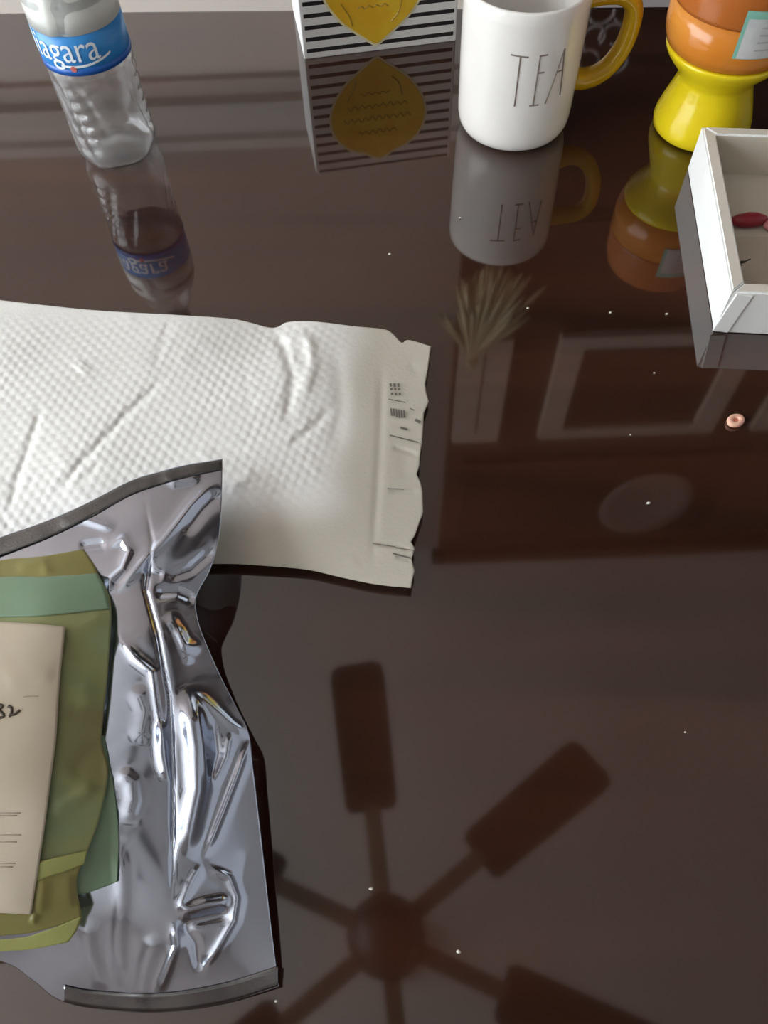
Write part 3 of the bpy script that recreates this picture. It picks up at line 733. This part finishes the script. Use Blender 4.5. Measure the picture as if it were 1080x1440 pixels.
# ---- green pouch lying on the foil bag
def pouch():
    o0 = P(60, 1050, .05)
    root = empty('green_pouch', tuple(o0.tolist()), 0, 'olive and teal green pouch with beige paper label on top of silver bag', 'pouch')
    olive = mat('olive_film', (.20, .21, .075), .28)
    b = olive.node_tree.nodes['Principled BSDF']
    tc = N(olive, 'ShaderNodeTexCoord'); mp = N(olive, 'ShaderNodeMapping'); mp.inputs['Scale'].default_value = (9, 14, 1); mp.inputs['Rotation'].default_value = (0, 0, .35)
    nz = N(olive, 'ShaderNodeTexNoise'); nz.inputs['Scale'].default_value = 1.6; nz.inputs['Detail'].default_value = 1.5; nz.inputs['Distortion'].default_value = .6
    cr = N(olive, 'ShaderNodeValToRGB'); e = cr.color_ramp.elements
    e[0].position = .36; e[0].color = (.20, .185, .075, 1); e[1].position = .68; e[1].color = (.19, .27, .14, 1)
    k = cr.color_ramp.elements.new(.5); k.color = (.24, .255, .11, 1)
    L(olive, tc.outputs['Object'], mp.inputs[0]); L(olive, mp.outputs[0], nz.inputs['Vector']); L(olive, nz.outputs['Fac'], cr.inputs[0]); L(olive, cr.outputs[0], b.inputs['Base Color'])
    teal = noisy(mat('teal_film', (.18, .27, .175), .28), (.165, .25, .16), (.20, .30, .20), scale=(12, 12, 12))
    ochre = noisy(mat('ochre_film', (.21, .19, .055), .3), (.18, .165, .05), (.25, .22, .07), scale=(20, 20, 20))
    lime = noisy(mat('lime_film', (.29, .31, .09), .3), (.26, .26, .085), (.32, .34, .11), scale=(25, 25, 25))
    f_p = tps([(-260, 870, .052), (0, 800, .050), (125, 775, .049), (155, 850, .054), (152, 950, .054), (143, 1040, .054), (155, 1130, .052), (120, 1200, .053), (115, 1290, .045), (60, 1325, .044), (0, 1337, .044), (-260, 1345, .044),
               (60, 850, .060), (60, 1000, .064), (0, 1000, .065), (-150, 1000, .064), (100, 1000, .061), (60, 1150, .061), (0, 1150, .062), (-100, 1200, .060), (20, 1260, .055), (100, 900, .060), (100, 1120, .058)])
    def fz_(px, py, up=0.0): return np.maximum(f_p(px, py), bag_z(px, py, False)+.0035)+up
    def part(nm, tp, rt, bt, lf, m, up, th, par, nu=60, nv=80, cre=(), lin=False):
        g = coons(tp, rt, bt, lf, nu, nv, not lin); px, py = g[..., 0], g[..., 1]
        z = fz_(px, py, up)
        for pts, amp, w in cre: z = z+crease(px, py, pts, amp, w)
        V_, F_ = sheet(g, z, z-th); return obj(nm, (V_-o0, F_), m, par)
    CR = [([(70, 1140), (100, 1125), (138, 1105)], .0012, 10), ([(150, 1035), (120, 1060), (95, 1090)], -.0008, 14), ([(90, 900), (120, 880), (150, 860)], .0006, 12), ([(110, 960), (130, 1000)], .0008, 14)]
    part('back_panel', [(60, 1030), (100, 1030), (146, 1034)], [(146, 1034), (156, 1085), (163, 1130), (167, 1180), (165, 1240)], [(60, 1262), (112, 1258), (140, 1250), (165, 1240)], [(60, 1030), (60, 1262)], teal, -.0022, .0008, root)
    part('front_panel', [(-260, 870), (-100, 830), (0, 812), (60, 812), (138, 806)], [(138, 806), (156, 850), (152, 940), (145, 1010), (143, 1045), (152, 1085), (140, 1150), (121, 1203)],
         [(-260, 1240), (0, 1222), (60, 1212), (121, 1200)], [(-260, 870), (-260, 1240)], olive, 0, .0012, root, 110, 110, CR)
    part('teal_band', [(-260, 868), (-100, 828), (0, 812), (60, 811), (137, 806)], [(137, 806), (148, 828), (155, 856)], [(-260, 900), (-100, 875), (0, 868), (60, 866), (155, 856)], [(-260, 868), (-260, 900)], teal, .0005, .0004, root, 80, 20)
    part('top_seal', [(-260, 850), (-100, 810), (0, 788), (60, 782), (118, 772)], [(118, 772), (130, 790), (139, 808)], [(-260, 872), (-100, 832), (0, 815), (60, 814), (139, 808)], [(-260, 850), (-260, 872)], ochre, .0003, .0008, root, 80, 16,
         [([(20, 800), (60, 790), (70, 812)], .0010, 7)])
    part('bottom_gusset', [(-260, 1236), (0, 1220), (48, 1212), (122, 1196)], [(122, 1196), (108, 1240), (116, 1290)], [(-260, 1335), (0, 1316), (60, 1308), (116, 1290)], [(-260, 1236), (-260, 1335)], ochre, .0010, .0008, root, 80, 40,
         [([(105, 1225), (108, 1280)], -.0012, 5), ([(60, 1230), (55, 1290)], .0010, 9), ([(45, 1300), (50, 1285)], .001, 4)])
    part('lime_fold', [(40, 1222), (60, 1211), (90, 1204), (123, 1196)], [(123, 1196), (119, 1215)], [(40, 1246), (60, 1236), (90, 1226), (119, 1215)], [(40, 1222), (40, 1246)], lime, .0018, .0004, root, 30, 10)
    part('bottom_seal', [(-260, 1333), (0, 1321), (60, 1310), (116, 1288)], [(116, 1288), (108, 1308), (96, 1325)], [(-260, 1350), (0, 1338), (50, 1334), (96, 1325)], [(-260, 1333), (-260, 1350)], lime, .0014, .0008, root, 80, 12)
    beige = noisy(mat('beige_label_paper', (.47, .40, .30), .42), (.45, .38, .28), (.50, .43, .335), scale=(14, 14, 14))
    lab = part('paper_label', [(-200, 868), (0, 874), (50, 877), (92, 881)], [(92, 881), (84, 960), (79, 1040), (62, 1170), (44, 1286)], [(-200, 1292), (0, 1284), (44, 1286)], [(-200, 868), (-200, 1292)], beige, .0022, .0005, root, 70, 90,
               [([(0, 960), (40, 945), (80, 950)], .0005, 12)], lin=True)
    lab['label'] = 'beige paper label with black handwriting'
    ink = mat('brown_black_ink', (.045, .03, .018), .6); bm = bmesh.new()
    def st(pts, r):
        q = spline(pts, 14); z = fz_(q[:, 0], q[:, 1], .0024)
        add_tube(bm, [Vector((p-o0).tolist()) for p in P(q[:, 0], q[:, 1], z)], r, seg=6, flat=.5)
    st([(11, 993), (15.5, 995), (16, 1001), (13, 1007)], .00065); st([(12, 1007.5), (16, 1005), (21, 1004), (28, 998.5)], .00065)
    st([(-8, 992), (-1, 991), (3, 993), (-2, 999)], .00065); st([(-2, 999), (4, 1004), (4, 1008), (-6, 1010)], .00065)
    for x in (-20, -34, -48): st([(x-6, 1008), (x, 992), (x+5, 1009)], .0006)
    obj('handwriting', bm, ink, lab)
    faint = mat('faint_ink', (.36, .30, .22), .6)
    for y, x1 in ((1143, 29), (1147, 24), (1174, 30), (1184, 24), (1214, 22), (1219, 18), (979, 54)):
        bm = bmesh.new(); st([(-150 if y > 1000 else 32, y+1), (x1/2 if y > 1000 else 43, y), (x1, y)], .00016); obj('fine_print', bm, faint, lab)
pouch()

# ------------------------------------------------------------------ coral ring spot and crumbs
bd = P(1033, 594, 0)
spot = empty('ring_spot', tuple(bd.tolist()), .5, 'tiny coral pink ring bead on the table in front of the tray', 'spot')  # pale coral ring around a deeper coral core
pr = [(.0032+.0018*math.cos(t), .0019+.0018*math.sin(t)) for t in np.linspace(0, 2*math.pi, 14, endpoint=False)]
o = obj('ring', lathe(pr, 32, close=True), mat('pale_coral', (.9, .5, .38), .35, sss=.2), spot); o.scale = (1.25, .95, 1)
o = obj('core', lathe([(0, .0008), (.0017, .0008), (.0017, .0022), (0, .0026)], 24), mat('coral', (.75, .25, .17), .4), spot); o.scale = (1.25, .95, 1)
m_crumb = mat('crumb', (.75, .70, .62), .7)
for x, y, s, lb in ((548, 358, .9, 'on the open table between packet and mug'), (912, 708, 1.1, 'bright, on the table well below the ring bead'), (858, 440, .8, 'left of the two just left of the tray'),
                    (937, 442, .9, 'close to the left wall of the tray'), (920, 525, .7, 'below the front left corner of the tray'), (522, 1250, .9, 'right of the foil bag near the fan reflection'),
                    (742, 434, .7, 'below the mug reflection'), (647, 307, .8, 'at the left edge of the mug reflection'), (886, 612, .6, 'left of the coral ring bead'), (645, 1338, .9, 'low on the table near the bottom edge'),
                    (388, 1408, .6, 'at the lower right corner of the foil bag'), (963, 1030, .5, 'on the empty right side of the table')):
    bm = bmesh.new(); bmesh.ops.create_icosphere(bm, subdivisions=1, radius=.0011*s)
    for v in bm.verts: v.co = Vector((v.co.x*rng.uniform(.7, 1.7), v.co.y*rng.uniform(.6, 1.1), max(0, v.co.z*.6*rng.uniform(.6, 1.1)+.0005)))
    c = tag(obj('crumb', bm, m_crumb), 'tiny pale crumb '+lb, 'crumb', 'crumbs scattered over the table')
    c.location = tuple(P(x, y, .0002).tolist())
